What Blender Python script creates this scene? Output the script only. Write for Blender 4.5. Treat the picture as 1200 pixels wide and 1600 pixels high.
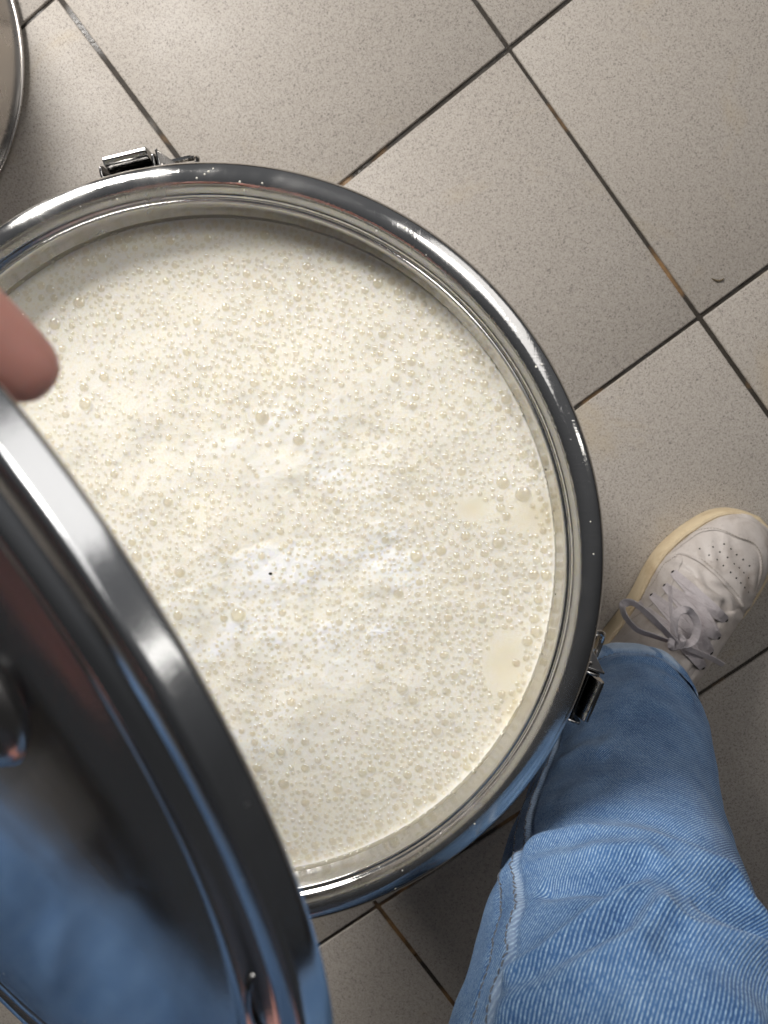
import bpy, bmesh, math, random
import numpy as np
from mathutils import Vector, Matrix

for o in list(bpy.data.objects): bpy.data.objects.remove(o)
scene = bpy.context.scene
rng = np.random.default_rng(7)
random.seed(7)

# ------------------------------------------------------------------ camera
cam_d = bpy.data.cameras.new('camera'); cam = bpy.data.objects.new('camera', cam_d)
scene.collection.objects.link(cam); scene.camera = cam
cam.location = (0, 0, 0.7467); cam.rotation_euler = (-0.116766, 0.068168, 0)
cam_d.sensor_fit = 'VERTICAL'; cam_d.sensor_height = 36.0; cam_d.lens = 27.0
cam_d.clip_start = 0.01; cam_d.clip_end = 50
cam_d.dof.use_dof = True; cam_d.dof.focus_distance = 0.45; cam_d.dof.aperture_fstop = 14.0

# ------------------------------------------------------------------ world and lamps
world = bpy.data.worlds.new('World'); scene.world = world; world.use_nodes = True
wt = world.node_tree; bg = wt.nodes['Background']
tc = wt.nodes.new('ShaderNodeTexCoord'); dt = wt.nodes.new('ShaderNodeVectorMath'); dt.operation = 'DOT_PRODUCT'
wt.links.new(tc.outputs['Generated'], dt.inputs[0]); dt.inputs[1].default_value = Vector((0.12, 0.88, 0.46)).normalized()
wr = wt.nodes.new('ShaderNodeMapRange'); wr.interpolation_type = 'SMOOTHSTEP'; wt.links.new(dt.outputs['Value'], wr.inputs[0])
wr.inputs[1].default_value = -0.15; wr.inputs[2].default_value = 1.0; wr.inputs[3].default_value = 0.030; wr.inputs[4].default_value = 0.14
wt.links.new(wr.outputs[0], bg.inputs[1]); bg.inputs[0].default_value = (0.93, 0.95, 1.0, 1)

def area(name, loc, target, sx, sy, power, col, spread=180):
    l = bpy.data.lights.new(name, 'AREA'); l.shape = 'RECTANGLE'; l.size = sx; l.size_y = sy
    l.energy = power; l.color = col; l.spread = math.radians(spread)
    o = bpy.data.objects.new(name, l); scene.collection.objects.link(o)
    o.location = loc
    o.rotation_euler = (Vector(target) - Vector(loc)).to_track_quat('-Z', 'Y').to_euler()
    return o
area('window_light', (0.80, 0.98, 1.52), (-0.02, 0.0, 0.40), 0.80, 2.00, 5.6, (1.0, 0.975, 0.95))
area('milk_fill_beam', (0.42, 0.80, 1.75), (-0.10, -0.08, 0.38), 0.40, 0.40, 0.24, (1.0, 0.98, 0.95), 34)  # narrow fill beam added to brighten milk and jeans, not a real opening
area('door_light', (-0.86, 1.04, 1.02), (-0.1, 0.0, 0.32), 0.42, 0.62, 29, (1.0, 0.97, 0.93))
area('far_window_light', (2.3, 0.55, 1.5), (0.0, 0.0, 0.3), 0.16, 0.9, 1.3, (1.0, 0.97, 0.92))

scene.view_settings.view_transform = 'Standard'; scene.view_settings.look = 'None'
scene.view_settings.exposure = 0.15; scene.view_settings.gamma = 1.0
scene.view_settings.use_curve_mapping = False
scene.cycles.max_bounces = 7; scene.cycles.diffuse_bounces = 3; scene.cycles.glossy_bounces = 4; scene.cycles.use_adaptive_sampling = True; scene.cycles.adaptive_threshold = 0.03; scene.cycles.transparent_max_bounces = 16
scene.cycles.sample_clamp_indirect = 6.0
try: scene.cycles.use_denoising = True
except Exception: pass

# ------------------------------------------------------------------ helpers
col = scene.collection
def tag(o, label=None, cat=None, group=None, kind=None):
    if label: o['label'] = label
    if cat: o['category'] = cat
    if group: o['group'] = group
    if kind: o['kind'] = kind
    return o
def link(o, parent=None):
    col.objects.link(o)
    if parent is not None: o.parent = parent
    return o
def empty(name, loc=(0, 0, 0)):
    o = bpy.data.objects.new(name, None); o.location = loc; o.empty_display_size = 0.05
    return link(o)
def to_mesh(name, V, F, mat, smooth=True, uv=None):
    m = bpy.data.meshes.new(name)
    V = np.asarray(V, dtype=np.float64)
    m.from_pydata(V.tolist(), [], F if isinstance(F, list) else F.tolist())
    if smooth: m.polygons.foreach_set('use_smooth', [True] * len(m.polygons))
    if mat is not None: m.materials.append(mat)
    if uv is not None:
        l = m.uv_layers.new(name='UVMap'); idx = np.empty(len(m.loops), dtype=np.int32)
        m.loops.foreach_get('vertex_index', idx); l.data.foreach_set('uv', np.asarray(uv)[idx].ravel())
    m.update()
    return m
class MB:
    def __init__(s): s.V = []; s.F = []
    def add(s, V, F):
        b = len(s.V); s.V += [tuple(v) for v in V]; s.F += [tuple(i + b for i in f) for f in F]; return s
    def build(s, name, mat, parent=None, smooth=True, bevel=0, subsurf=0, angle=35):
        m = to_mesh(name, s.V, s.F, mat, smooth); o = bpy.data.objects.new(name, m); link(o, parent)
        if bevel:
            b = o.modifiers.new('bevel', 'BEVEL'); b.width = bevel; b.segments = 2; b.limit_method = 'ANGLE'; b.angle_limit = math.radians(30)
        if smooth and angle and not subsurf:
            try: m.set_sharp_from_angle(angle=math.radians(angle))
            except Exception: pass
        if subsurf:
            q = o.modifiers.new('subsurf', 'SUBSURF'); q.levels = subsurf; q.render_levels = subsurf
        return o
def grid_faces(n, m, wrap_m=False, wrap_n=False):
    F = []
    for i in range(n if wrap_n else n - 1):
        for j in range(m if wrap_m else m - 1):
            a = i * m + j; b = i * m + (j + 1) % m; c = ((i + 1) % n) * m + (j + 1) % m; d = ((i + 1) % n) * m + j
            F.append((a, b, c, d))
    return F
def lathe(prof, seg=256):
    t = np.linspace(0, 2 * math.pi, seg, endpoint=False); V = []
    for r, z in prof: V += [(r * math.cos(a), r * math.sin(a), z) for a in t]
    F = [tuple(reversed(f)) for f in grid_faces(len(prof), seg, wrap_m=True)]
    return V, F
def arc(cx, cz, r, a0, a1, n):
    return [(cx + r * math.cos(math.radians(a0 + (a1 - a0) * i / (n - 1))), cz + r * math.sin(math.radians(a0 + (a1 - a0) * i / (n - 1)))) for i in range(n)]
def smooth_path(P, n):
    P = np.asarray(P, float); k = len(P); out = []
    Q = np.vstack([2 * P[0] - P[1], P, 2 * P[-1] - P[-2]])
    for i in range(n):
        t = i / (n - 1) * (k - 1); s = min(int(t), k - 2); u = t - s
        p0, p1, p2, p3 = Q[s:s + 4]
        out.append(0.5 * (2 * p1 + (p2 - p0) * u + (2 * p0 - 5 * p1 + 4 * p2 - p3) * u * u + (3 * p1 - p0 - 3 * p2 + p3) * u ** 3))
    return np.array(out)
def sweep(P, prof, up=(0, 0, 1), closed=False, cap=True, scale=None):
    """prof: closed list of (a,b) in (side, up) plane"""
    P = np.asarray(P, float); n = len(P); m = len(prof); V = []
    T = np.gradient(P, axis=0)
    if closed: T = np.roll(P, -1, 0) - np.roll(P, 1, 0)
    for i in range(n):
        t = T[i] / (np.linalg.norm(T[i]) + 1e-12); u = np.array(up[i] if np.ndim(up) > 1 else up, float)
        s = np.cross(t, u); s /= (np.linalg.norm(s) + 1e-12); u = np.cross(s, t)
        k = 1.0 if scale is None else scale[i]
        V += [tuple(P[i] + k * (a * s + b * u)) for a, b in prof]
    F = grid_faces(n, m, wrap_m=True, wrap_n=closed)
    if cap and not closed: F += [tuple(reversed(range(m))), tuple(range((n - 1) * m, n * m))]
    F = [tuple(reversed(f)) for f in F]
    return V, F
def circle_prof(r, n=10): return [(r * math.cos(2 * math.pi * i / n), r * math.sin(2 * math.pi * i / n)) for i in range(n)]
def rect_prof(w, h, b=0.3):
    w /= 2; h /= 2; c = min(w, h) * b
    return [(-w + c, -h), (w - c, -h), (w, -h + c), (w, h - c), (w - c, h), (-w + c, h), (-w, h - c), (-w, -h + c)]
def box(x0, x1, y0, y1, z0, z1):
    return [(x0, y0, z0), (x1, y0, z0), (x1, y1, z0), (x0, y1, z0), (x0, y0, z1), (x1, y0, z1), (x1, y1, z1), (x0, y1, z1)], \
        [(0, 3, 2, 1), (4, 5, 6, 7), (0, 1, 5, 4), (1, 2, 6, 5), (2, 3, 7, 6), (3, 0, 4, 7)]
def extrude(poly, h0, h1):
    """prism of a 2-D polygon (a,b) along the third axis -> verts (a,b,h)"""
    n = len(poly); V = [(a, b, h0) for a, b in poly] + [(a, b, h1) for a, b in poly]
    F = [tuple(reversed(range(n))), tuple(range(n, 2 * n))] + [(i, (i + 1) % n, n + (i + 1) % n, n + i) for i in range(n)]
    return V, F
def xf(V, M): return [tuple(M @ Vector(v)) for v in V]
def vnoise(x, y, seed, scale):
    """value noise on arrays"""
    r = np.random.default_rng(seed); L = r.random((256, 256)); x = x * scale + 100.3; y = y * scale + 77.7
    xi = np.floor(x).astype(int); yi = np.floor(y).astype(int); fx = x - xi; fy = y - yi
    fx = fx * fx * (3 - 2 * fx); fy = fy * fy * (3 - 2 * fy); a = lambda i, j: L[i % 256, j % 256]
    return (a(xi, yi) * (1 - fx) + a(xi + 1, yi) * fx) * (1 - fy) + (a(xi, yi + 1) * (1 - fx) + a(xi + 1, yi + 1) * fx) * fy
def fbm(x, y, seed, scale, oct=4):
    s = 0; w = 0
    for o in range(oct): s = s + vnoise(x, y, seed + o, scale * 2 ** o) * 0.5 ** o; w += 0.5 ** o
    return s / w

# ------------------------------------------------------------------ materials
class N:
    def __init__(s, name):
        s.m = bpy.data.materials.new(name); s.m.use_nodes = True; s.t = s.m.node_tree; s.t.nodes.clear()
        s.out = s.t.nodes.new('ShaderNodeOutputMaterial')
    def n(s, typ, **kw):
        o = s.t.nodes.new('ShaderNode' + typ)
        for k, v in kw.items():
            if k in o.inputs.keys() or isinstance(k, int): s.set(o, k, v)
            else: setattr(o, k, v)
        return o
    def set(s, o, k, v):
        if hasattr(v, 'links') or isinstance(v, bpy.types.NodeSocket): s.t.links.new(v, o.inputs[k])
        else: o.inputs[k].default_value = v
    def coord(s, kind='Object'): return s.n('TexCoord').outputs[kind]
    def noise(s, vec, scale, detail=3, rough=0.55, dist=0.0):
        o = s.n('TexNoise'); s.set(o, 'Vector', vec); o.inputs['Scale'].default_value = scale; o.inputs['Detail'].default_value = detail
        o.inputs['Roughness'].default_value = rough; o.inputs['Distortion'].default_value = dist; return o.outputs['Fac']
    def ramp(s, fac, stops):
        o = s.n('ValToRGB'); s.set(o, 'Fac', fac); e = o.color_ramp.elements
        while len(e) < len(stops): e.new(0.5)
        for k, (p, c) in enumerate(stops):
            e[k].position = p; e[k].color = c if len(c) == 4 else (*c, 1)
        return o.outputs['Color']
    def mix(s, fac, a, b, mode='MIX'):
        o = s.n('MixRGB', blend_type=mode); s.set(o, 0, fac); s.set(o, 1, a if not isinstance(a, tuple) or len(a) == 4 else (*a, 1)); s.set(o, 2, b if not isinstance(b, tuple) or len(b) == 4 else (*b, 1)); return o.outputs[0]
    def math(s, op, a, b=0.5, c=None):
        o = s.n('Math', operation=op); s.set(o, 0, a); s.set(o, 1, b)
        if c is not None: s.set(o, 2, c)
        return o.outputs[0]
    def map(s, vec, scale=(1, 1, 1), rot=(0, 0, 0), loc=(0, 0, 0)):
        o = s.n('Mapping'); s.set(o, 'Vector', vec); o.inputs['Scale'].default_value = scale; o.inputs['Rotation'].default_value = rot; o.inputs['Location'].default_value = loc; return o.outputs[0]
    def bump(s, h, strength=0.3, dist=0.001, normal=None):
        o = s.n('Bump'); s.set(o, 'Height', h); o.inputs['Strength'].default_value = strength; o.inputs['Distance'].default_value = dist
        if normal is not None: s.set(o, 'Normal', normal)
        return o.outputs[0]
    def bsdf(s, **kw):
        o = s.n('BsdfPrincipled')
        for k, v in kw.items():
            k = k.replace('_', ' ')
            if isinstance(v, tuple) and len(v) == 3 and k in ('Base Color', 'Specular Tint', 'Sheen Tint'): v = (*v, 1)
            s.set(o, k, v)
        s.t.links.new(o.outputs[0], s.out.inputs[0]); return o

def mat_steel(name, base=(0.60, 0.59, 0.575), r0=0.07, r1=0.30, scratch=0.32, smudge_scale=22):
    k = N(name); c = k.coord()
    sm = k.noise(c, smudge_scale, 4, 0.6, 0.6)
    rr = k.n('MapRange'); k.set(rr, 'Value', sm); rr.inputs[1].default_value = 0.42; rr.inputs[2].default_value = 0.72; rr.inputs[3].default_value = r0; rr.inputs[4].default_value = r1
    sc = k.noise(k.map(c, (900, 60, 400), (0.3, 0.5, 0.8)), 1.0, 2, 0.6)
    sc2 = k.noise(k.map(c, (70, 800, 500), (0.9, 0.2, 0.4)), 1.0, 2, 0.6)
    h = k.math('ADD', k.math('POWER', sc, 6.0), k.math('POWER', sc2, 6.0))
    big = k.noise(c, 14, 2)
    b = k.bump(h, scratch, 0.0004, k.bump(big, 0.09, 0.004))
    spots = k.ramp(k.noise(c, 260, 2, 0.5), [(0.0, (0, 0, 0)), (0.74, (0, 0, 0)), (0.80, (1, 1, 1))])
    spots = k.math('MULTIPLY', spots, k.ramp(k.noise(c, 17, 2), [(0.45, (0, 0, 0)), (0.62, (1, 1, 1))]))
    cc = k.mix(k.math('MULTIPLY', spots, 0.35), base, (0.80, 0.80, 0.80))
    rough = k.math('ADD', rr.outputs[0], k.math('MULTIPLY', spots, 0.35))
    k.bsdf(Base_Color=cc, Metallic=1.0, Roughness=rough, Normal=b); return k.m

M = {}
M['steel'] = mat_steel('polished_steel')
M['steel_lid'] = mat_steel('polished_lid_steel', (0.64, 0.645, 0.65), 0.13, 0.26, 0.14, 15)
M['steel_wall'] = mat_steel('satin_wall_steel', (0.50, 0.475, 0.42), 0.34, 0.46, 0.2, 30)
M['steel_clip'] = mat_steel('latch_steel', (0.26, 0.255, 0.25), 0.08, 0.22, 0.25, 60)
M['steel_dull'] = mat_steel('can_steel', (0.50, 0.47, 0.44), 0.22, 0.36, 0.15, 18)

def mat_plain(name, c, rough, noise_scale=40, var=0.15, bump=0.1, spec=0.5):
    k = N(name); co = k.coord(); n1 = k.noise(co, noise_scale, 4)
    cc = k.mix(n1, tuple(x * (1 - var) for x in c), tuple(min(1, x * (1 + var)) for x in c))
    k.bsdf(Base_Color=cc, Roughness=rough, Specular_IOR_Level=spec, Normal=k.bump(k.noise(co, noise_scale * 8, 3), bump, 0.0006)); return k.m
M['black_grip'] = mat_plain('black_plastic', (0.012, 0.012, 0.014), 0.35, 60, 0.3, 0.1)
M['gasket'] = mat_plain('grey_rubber', (0.10, 0.09, 0.09), 0.6)
M['crumb'] = mat_plain('brown_crumb', (0.12, 0.09, 0.05), 0.8, 300)
M['speck'] = mat_plain('dark_speck', (0.012, 0.009, 0.008), 0.7, 300)

def mat_tile():
    k = N('speckled_tile'); c = k.coord('Object'); info = k.n('ObjectInfo')
    off = k.n('VectorMath', operation='ADD'); k.set(off, 0, c)
    sc = k.n('VectorMath', operation='SCALE'); k.set(sc, 0, info.outputs['Location']); sc.inputs['Scale'].default_value = 3.7
    k.set(off, 1, sc.outputs[0]); v = off.outputs[0]
    f1 = k.noise(v, 680, 2.0, 0.65, 1.2)
    f2 = k.noise(v, 330, 2.0, 0.6, 0.6)
    s = k.ramp(f1, [(0.30, (1, 1, 1)), (0.385, (0.75, 0.75, 0.75)), (0.47, (0.12, 0.12, 0.12)), (0.56, (0, 0, 0))])
    s2 = k.ramp(f2, [(0.30, (1, 1, 1)), (0.42, (0, 0, 0))])
    base = k.mix(k.noise(v, 9, 4), (0.400, 0.358, 0.312), (0.460, 0.420, 0.375))
    cc = k.mix(k.math('MULTIPLY', s, 0.92), base, (0.115, 0.10, 0.09))
    cc = k.mix(k.math('MULTIPLY', s2, 0.25), cc, (0.24, 0.21, 0.19))
    lt = k.ramp(k.noise(v, 800, 1), [(0.66, (0, 0, 0)), (0.76, (1, 1, 1))])
    cc = k.mix(k.math('MULTIPLY', lt, 0.55), cc, (0.62, 0.59, 0.54))
    cc = k.mix(k.math('MULTIPLY', info.outputs['Random'], 0.16), cc, (0.30, 0.265, 0.225))
    # faint yellowish stains
    st = k.ramp(k.noise(v, 7.0, 5, 0.65, 0.6), [(0.56, (0, 0, 0)), (0.72, (1, 1, 1))])
    cc = k.mix(k.math('MULTIPLY', st, 0.48), cc, (0.40, 0.32, 0.20))
    rough = k.math('ADD', k.math('MULTIPLY', k.noise(v, 30, 3), 0.25), 0.44)
    k.bsdf(Base_Color=cc, Roughness=rough, Specular_IOR_Level=0.45, Normal=k.bump(k.math('ADD', f1, k.math('MULTIPLY', f2, 0.6)), 0.12, 0.0006)); return k.m
M['tile'] = mat_tile()
def mat_grout():
    k = N('dirty_grout'); c = k.coord()
    a = k.noise(c, 11, 3, 0.6)
    cc = k.mix(k.ramp(a, [(0.545, (0, 0, 0)), (0.63, (1, 1, 1))]), k.mix(k.noise(c, 160, 4), (0.010, 0.008, 0.006), (0.050, 0.038, 0.026)), k.mix(k.noise(c, 220, 3), (0.10, 0.05, 0.018), (0.34, 0.20, 0.085)))
    wet = k.ramp(k.noise(c, 23, 2), [(0.40, (0.25, 0.25, 0.25)), (0.55, (0.75, 0.75, 0.75))])
    k.bsdf(Base_Color=cc, Roughness=wet, Normal=k.bump(k.noise(c, 420, 4), 0.5, 0.0015)); return k.m
M['grout'] = mat_grout()

def mat_milk():
    k = N('milk_and_foam'); c = k.coord()
    at = k.n('Attribute', attribute_name='foam').outputs['Fac']
    bb = k.n('Attribute', attribute_name='pool').outputs['Fac']
    vo = k.n('TexVoronoi'); k.set(vo, 'Vector', c); vo.inputs['Scale'].default_value = 620; vo.inputs['Randomness'].default_value = 1.0
    vd = vo.outputs['Distance']
    vo2 = k.n('TexVoronoi', feature='DISTANCE_TO_EDGE'); k.set(vo2, 'Vector', c); vo2.inputs['Scale'].default_value = 620
    edge = k.ramp(vo2.outputs['Distance'], [(0.0, (1, 1, 1)), (0.22, (0, 0, 0))])
    vo3 = k.n('TexVoronoi', feature='DISTANCE_TO_EDGE'); k.set(vo3, 'Vector', k.map(c, (1, 1, 1), (0, 0, 0.7))); vo3.inputs['Scale'].default_value = 340
    edge = k.math('MAXIMUM', edge, k.ramp(vo3.outputs['Distance'], [(0.02, (1, 1, 1)), (0.13, (0, 0, 0))]))
    smooth = k.n('Attribute', attribute_name='calm').outputs['Fac']
    rough_part = k.math('SUBTRACT', 1.0, smooth)
    cream = k.mix(k.noise(c, 25, 3), (0.865, 0.795, 0.625), (0.885, 0.825, 0.665))
    foam = k.mix(k.noise(c, 60, 4), (0.875, 0.825, 0.705), (0.90, 0.865, 0.775))
    cc = k.mix(k.math('MULTIPLY', rough_part, 0.80), cream, foam)
    cc = k.mix(k.math('MULTIPLY', k.math('MULTIPLY', edge, rough_part), 0.55), cc, (0.92, 0.91, 0.86))
    cc = k.mix(bb, cc, (0.875, 0.775, 0.54))
    cc = k.mix(k.math('MULTIPLY', at, 0.9), cc, (0.95, 0.95, 0.94))
    mic = k.ramp(k.noise(c, 1100, 2, 0.6), [(0.56, (0, 0, 0)), (0.70, (1, 1, 1))])
    mic = k.math('MULTIPLY', k.math('MULTIPLY', mic, rough_part), k.ramp(k.noise(c, 75, 3, 0.6), [(0.40, (0.1, 0.1, 0.1)), (0.62, (0.9, 0.9, 0.9))]))
    cc = k.mix(k.math('MULTIPLY', mic, k.math('SUBTRACT', 1.0, bb)), cc, (0.95, 0.945, 0.91))
    hgt = k.math('MULTIPLY', k.math('MULTIPLY', vd, rough_part), k.math('SUBTRACT', 1.0, bb))
    b1 = k.bump(hgt, 0.15, 0.0008)
    b2 = k.bump(k.math('MULTIPLY', k.noise(c, 900, 4, 0.7), at), 0.10, 0.0010, b1)
    rough = k.math('ADD', k.math('MULTIPLY', at, 0.4), 0.24)
    k.bsdf(Base_Color=cc, Roughness=rough, Specular_IOR_Level=0.42, Normal=b2, Subsurface_Weight=0.6, Subsurface_Radius=(0.005, 0.0045, 0.003), Subsurface_Scale=0.7)
    return k.m
M['milk'] = mat_milk()
def mat_bubble():
    k = N('bubble_film'); lw = k.n('LayerWeight'); lw.inputs['Blend'].default_value = 0.30
    tr = k.n('BsdfTransparent'); tr.inputs[0].default_value = (1, 1, 1, 1)
    gl = k.n('BsdfGlossy'); gl.inputs['Roughness'].default_value = 0.03; gl.inputs[0].default_value = (1, 1, 1, 1)
    df = k.n('BsdfDiffuse'); df.inputs[0].default_value = (0.95, 0.94, 0.89, 1)
    f = k.math('MINIMUM', k.math('ADD', k.math('MULTIPLY', lw.outputs['Fresnel'], 0.75), 0.065), 0.5)
    rim = k.ramp(lw.outputs['Facing'], [(0.45, (0.0, 0.0, 0.0)), (0.98, (0.38, 0.38, 0.38))])
    m1 = k.n('MixShader'); k.set(m1, 0, rim); k.set(m1, 1, tr.outputs[0]); k.set(m1, 2, df.outputs[0])
    m2 = k.n('MixShader'); k.set(m2, 0, f); k.set(m2, 1, m1.outputs[0]); k.set(m2, 2, gl.outputs[0])
    k.t.links.new(m2.outputs[0], k.out.inputs[0]); return k.m
M['bubble'] = mat_bubble()
k = N('milk_droplet'); k.bsdf(Base_Color=(0.74, 0.71, 0.62), Roughness=0.15); M['drop'] = k.m

def mat_denim(name, hem=False):
    k = N(name); uv = k.coord('UV'); ob = k.coord('Object')
    w = k.n('VectorMath', operation='ADD'); k.set(w, 0, uv)
    nz = k.n('TexNoise'); k.set(nz, 'Vector', uv); nz.inputs['Scale'].default_value = 420; nz.inputs['Detail'].default_value = 2
    sc = k.n('VectorMath', operation='SCALE'); k.set(sc, 0, nz.outputs['Color']); sc.inputs['Scale'].default_value = 0.00042
    k.set(w, 1, sc.outputs[0])
    wave = k.n('TexWave', wave_type='BANDS', bands_direction='X', wave_profile='SIN')
    k.set(wave, 'Vector', k.map(w.outputs[0], (1, 1, 1), (0, 0, math.radians(30)))); wave.inputs['Scale'].default_value = 0.314 / 0.00118 ; wave.inputs['Distortion'].default_value = 0.0
    tw = wave.outputs['Fac']
    # broken yarn: modulates the twill line along its length
    yarn = k.noise(k.map(uv, (1200, 1100, 1), (0, 0, math.radians(30))), 1.0, 2, 0.6)
    slub = k.noise(k.map(uv, (55, 380, 1)), 1.0, 3, 0.6)
    patch = k.ramp(k.noise(uv, 26, 5, 0.65), [(0.32, (0, 0, 0)), (0.68, (1, 1, 1))])
    yarn2 = k.noise(k.map(uv, (850, 420, 1), (0, 0, math.radians(30))), 1.0, 2, 0.6)
    yarn = k.math('ADD', k.math('MULTIPLY', yarn, 0.5), k.math('MULTIPLY', yarn2, 0.5))
    twl = k.math('MULTIPLY', k.ramp(tw, [(0.42, (0, 0, 0)), (0.90, (1, 1, 1))]), k.math('ADD', k.math('MULTIPLY', yarn, 4.2), -1.45))
    dark = k.mix(patch, (0.018, 0.065, 0.190), (0.068, 0.170, 0.375))
    dark = k.mix(k.math('MULTIPLY', k.ramp(slub, [(0.45, (0, 0, 0)), (0.75, (1, 1, 1))]), 0.5), dark, (0.10, 0.20, 0.39))
    light = k.mix(patch, (0.26, 0.42, 0.60), (0.47, 0.61, 0.74))
    cc = k.mix(k.math('MULTIPLY', twl, k.math('ADD', k.math('MULTIPLY', k.noise(uv, 55, 4, 0.6), 0.9), 0.42)), dark, light)
    fade = k.n('Attribute', attribute_name='fade').outputs['Fac']
    cc = k.mix(k.math('MULTIPLY', fade, k.math('ADD', k.math('MULTIPLY', k.noise(uv, 160, 3), 0.6), 0.5)), cc, (0.50, 0.60, 0.72))
    b = k.bump(k.math('ADD', tw, k.math('MULTIPLY', yarn, 0.7)), 0.35, 0.0006)
    k.bsdf(Base_Color=cc, Roughness=0.85, Specular_IOR_Level=0.15, Normal=b, Sheen_Weight=0.12); return k.m
M['denim'] = mat_denim('faded_blue_denim')
M['thread'] = mat_plain('grey_thread', (0.13, 0.14, 0.16), 0.85, 300)
M['shirt'] = mat_plain('dark_knit', (0.02, 0.024, 0.035), 0.9, 60)
def mat_leather(name, c, dirt, rough=0.5, crease=0.25):
    k = N(name); co = k.coord()
    d = k.ramp(k.noise(co, 38, 5, 0.65, 0.5), [(0.45, (0, 0, 0)), (0.75, (1, 1, 1))])
    cc = k.mix(k.math('MULTIPLY', d, 0.75), c, dirt)
    d2 = k.ramp(k.noise(co, 160, 4, 0.7), [(0.60, (0, 0, 0)), (0.72, (1, 1, 1))])
    cc = k.mix(k.math('MULTIPLY', d2, 0.30), cc, tuple(x * 0.55 for x in dirt))
    h = k.math('ADD', k.noise(co, 700, 3), k.math('MULTIPLY', k.noise(k.map(co, (260, 60, 90)), 1.0, 3, 0.6, 0.4), 2.0))
    k.bsdf(Base_Color=cc, Roughness=rough, Normal=k.bump(h, crease, 0.0010)); return k.m
M['leather'] = mat_leather('white_leather', (0.48, 0.435, 0.405), (0.29, 0.23, 0.185))
M['sole'] = mat_leather('yellowed_rubber', (0.58, 0.47, 0.31), (0.36, 0.25, 0.14), 0.6)
M['lace'] = mat_leather('grey_white_cotton', (0.46, 0.42, 0.43), (0.28, 0.24, 0.24), 0.9, 0.5)
M['stitch'] = mat_plain('shoe_thread', (0.30, 0.26, 0.22), 0.8, 300)
M['lining'] = mat_plain('shoe_hole', (0.03, 0.027, 0.025), 0.9, 300)
def mat_skin():
    k = N('skin'); co = k.coord()
    cc = k.mix(k.noise(co, 60, 4), (0.66, 0.30, 0.245), (0.74, 0.38, 0.32))
    k.bsdf(Base_Color=cc, Roughness=0.5, Subsurface_Weight=0.3, Subsurface_Radius=(0.008, 0.003, 0.0015), Subsurface_Scale=0.5, Normal=k.bump(k.noise(co, 500, 3), 0.15, 0.0006)); return k.m
M['skin'] = mat_skin()
M['nail'] = mat_plain('nail', (0.62, 0.40, 0.33), 0.3)

# ------------------------------------------------------------------ floor: grout bed and tiles
P_TILE = 0.30; GAP = 0.0041
ang = -0.9277166; ORG = Vector((0.0626064, 0.3367060, 0))
du = Vector((math.cos(ang), math.sin(ang), 0)); dv = Vector((math.sin(ang), -math.cos(ang), 0))
s = 3.2
floor = MB().add([(-s, -s, -0.0021), (s, -s, -0.0021), (s, s, -0.0021), (-s, s, -0.0021)], [(0, 1, 2, 3)]).build('floor', M['grout'])
floor['kind'] = 'structure'
tag(floor, 'dark dirty grout bed under the speckled floor tiles')
hb = P_TILE / 2 - GAP / 2
def tile_mesh():
    bm = bmesh.new(); V, F = box(-hb, hb, -hb, hb, -0.012, 0)
    vs = [bm.verts.new(v) for v in V]
    for f in F: bm.faces.new([vs[i] for i in f])
    bm.edges.ensure_lookup_table()
    top = [e for e in bm.edges if all(v.co.z > -0.001 for v in e.verts)]
    ver = [e for e in bm.edges if abs(e.verts[0].co.z - e.verts[1].co.z) > 0.005]
    bmesh.ops.bevel(bm, geom=top + ver, offset=0.0012, segments=2, profile=0.5, affect='EDGES')
    m = bpy.data.meshes.new('tile'); bm.to_mesh(m); bm.free(); m.materials.append(M['tile'])
    m.polygons.foreach_set('use_smooth', [True] * len(m.polygons))
    try: m.set_sharp_from_angle(angle=math.radians(50))
    except Exception: pass
    return m
tm = tile_mesh()
for i in range(-6, 9):
    for j in range(-6, 10):
        c = ORG + du * P_TILE * (i + 0.5) + dv * P_TILE * (j + 0.5)
        if c.x > 1.15 or c.x < -2.1 or c.y > 1.25 or c.y < -1.75: continue
        t = bpy.data.objects.new('tile', tm); link(t, floor)
        t.location = (c.x + random.uniform(-.0004, .0004), c.y + random.uniform(-.0004, .0004), random.uniform(-0.0003, 0.0002))
        t.rotation_euler = (random.uniform(-.001, .001), random.uniform(-.001, .001), ang + random.choice((0, math.pi / 2, math.pi, -math.pi / 2)) + random.uniform(-.002, .002))

# ------------------------------------------------------------------ steel pot
PC = (-0.1102, -0.0705)                     # pot axis
Z_BEAD = 0.3806; R_BEAD = 0.1820; r_b = 0.0081; h_b = 0.0056
pot = empty('milk_pot', (PC[0], PC[1], 0.0))
tag(pot, 'round polished stainless steel pot full of milk, with clip latches on its rim', 'pot')
# body: outer wall, floor and inner wall
prof = [(0.0, 0.0), (0.150, 0.0), (0.165, 0.002), (0.1725, 0.010), (0.1745, 0.022), (0.1745, 0.345), (0.1748, 0.360), (0.1752, 0.371)]
inner = [(0.1694, 0.3705), (0.1690, 0.366), (0.1684, 0.358), (0.168, 0.340), (0.168, 0.020), (0.160, 0.006), (0.0, 0.004)]
MB().add(*lathe(prof, 192)).build('body', M['steel'], pot)
MB().add(*lathe(inner, 256)).build('inner_wall', M['steel_wall'], pot)
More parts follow.
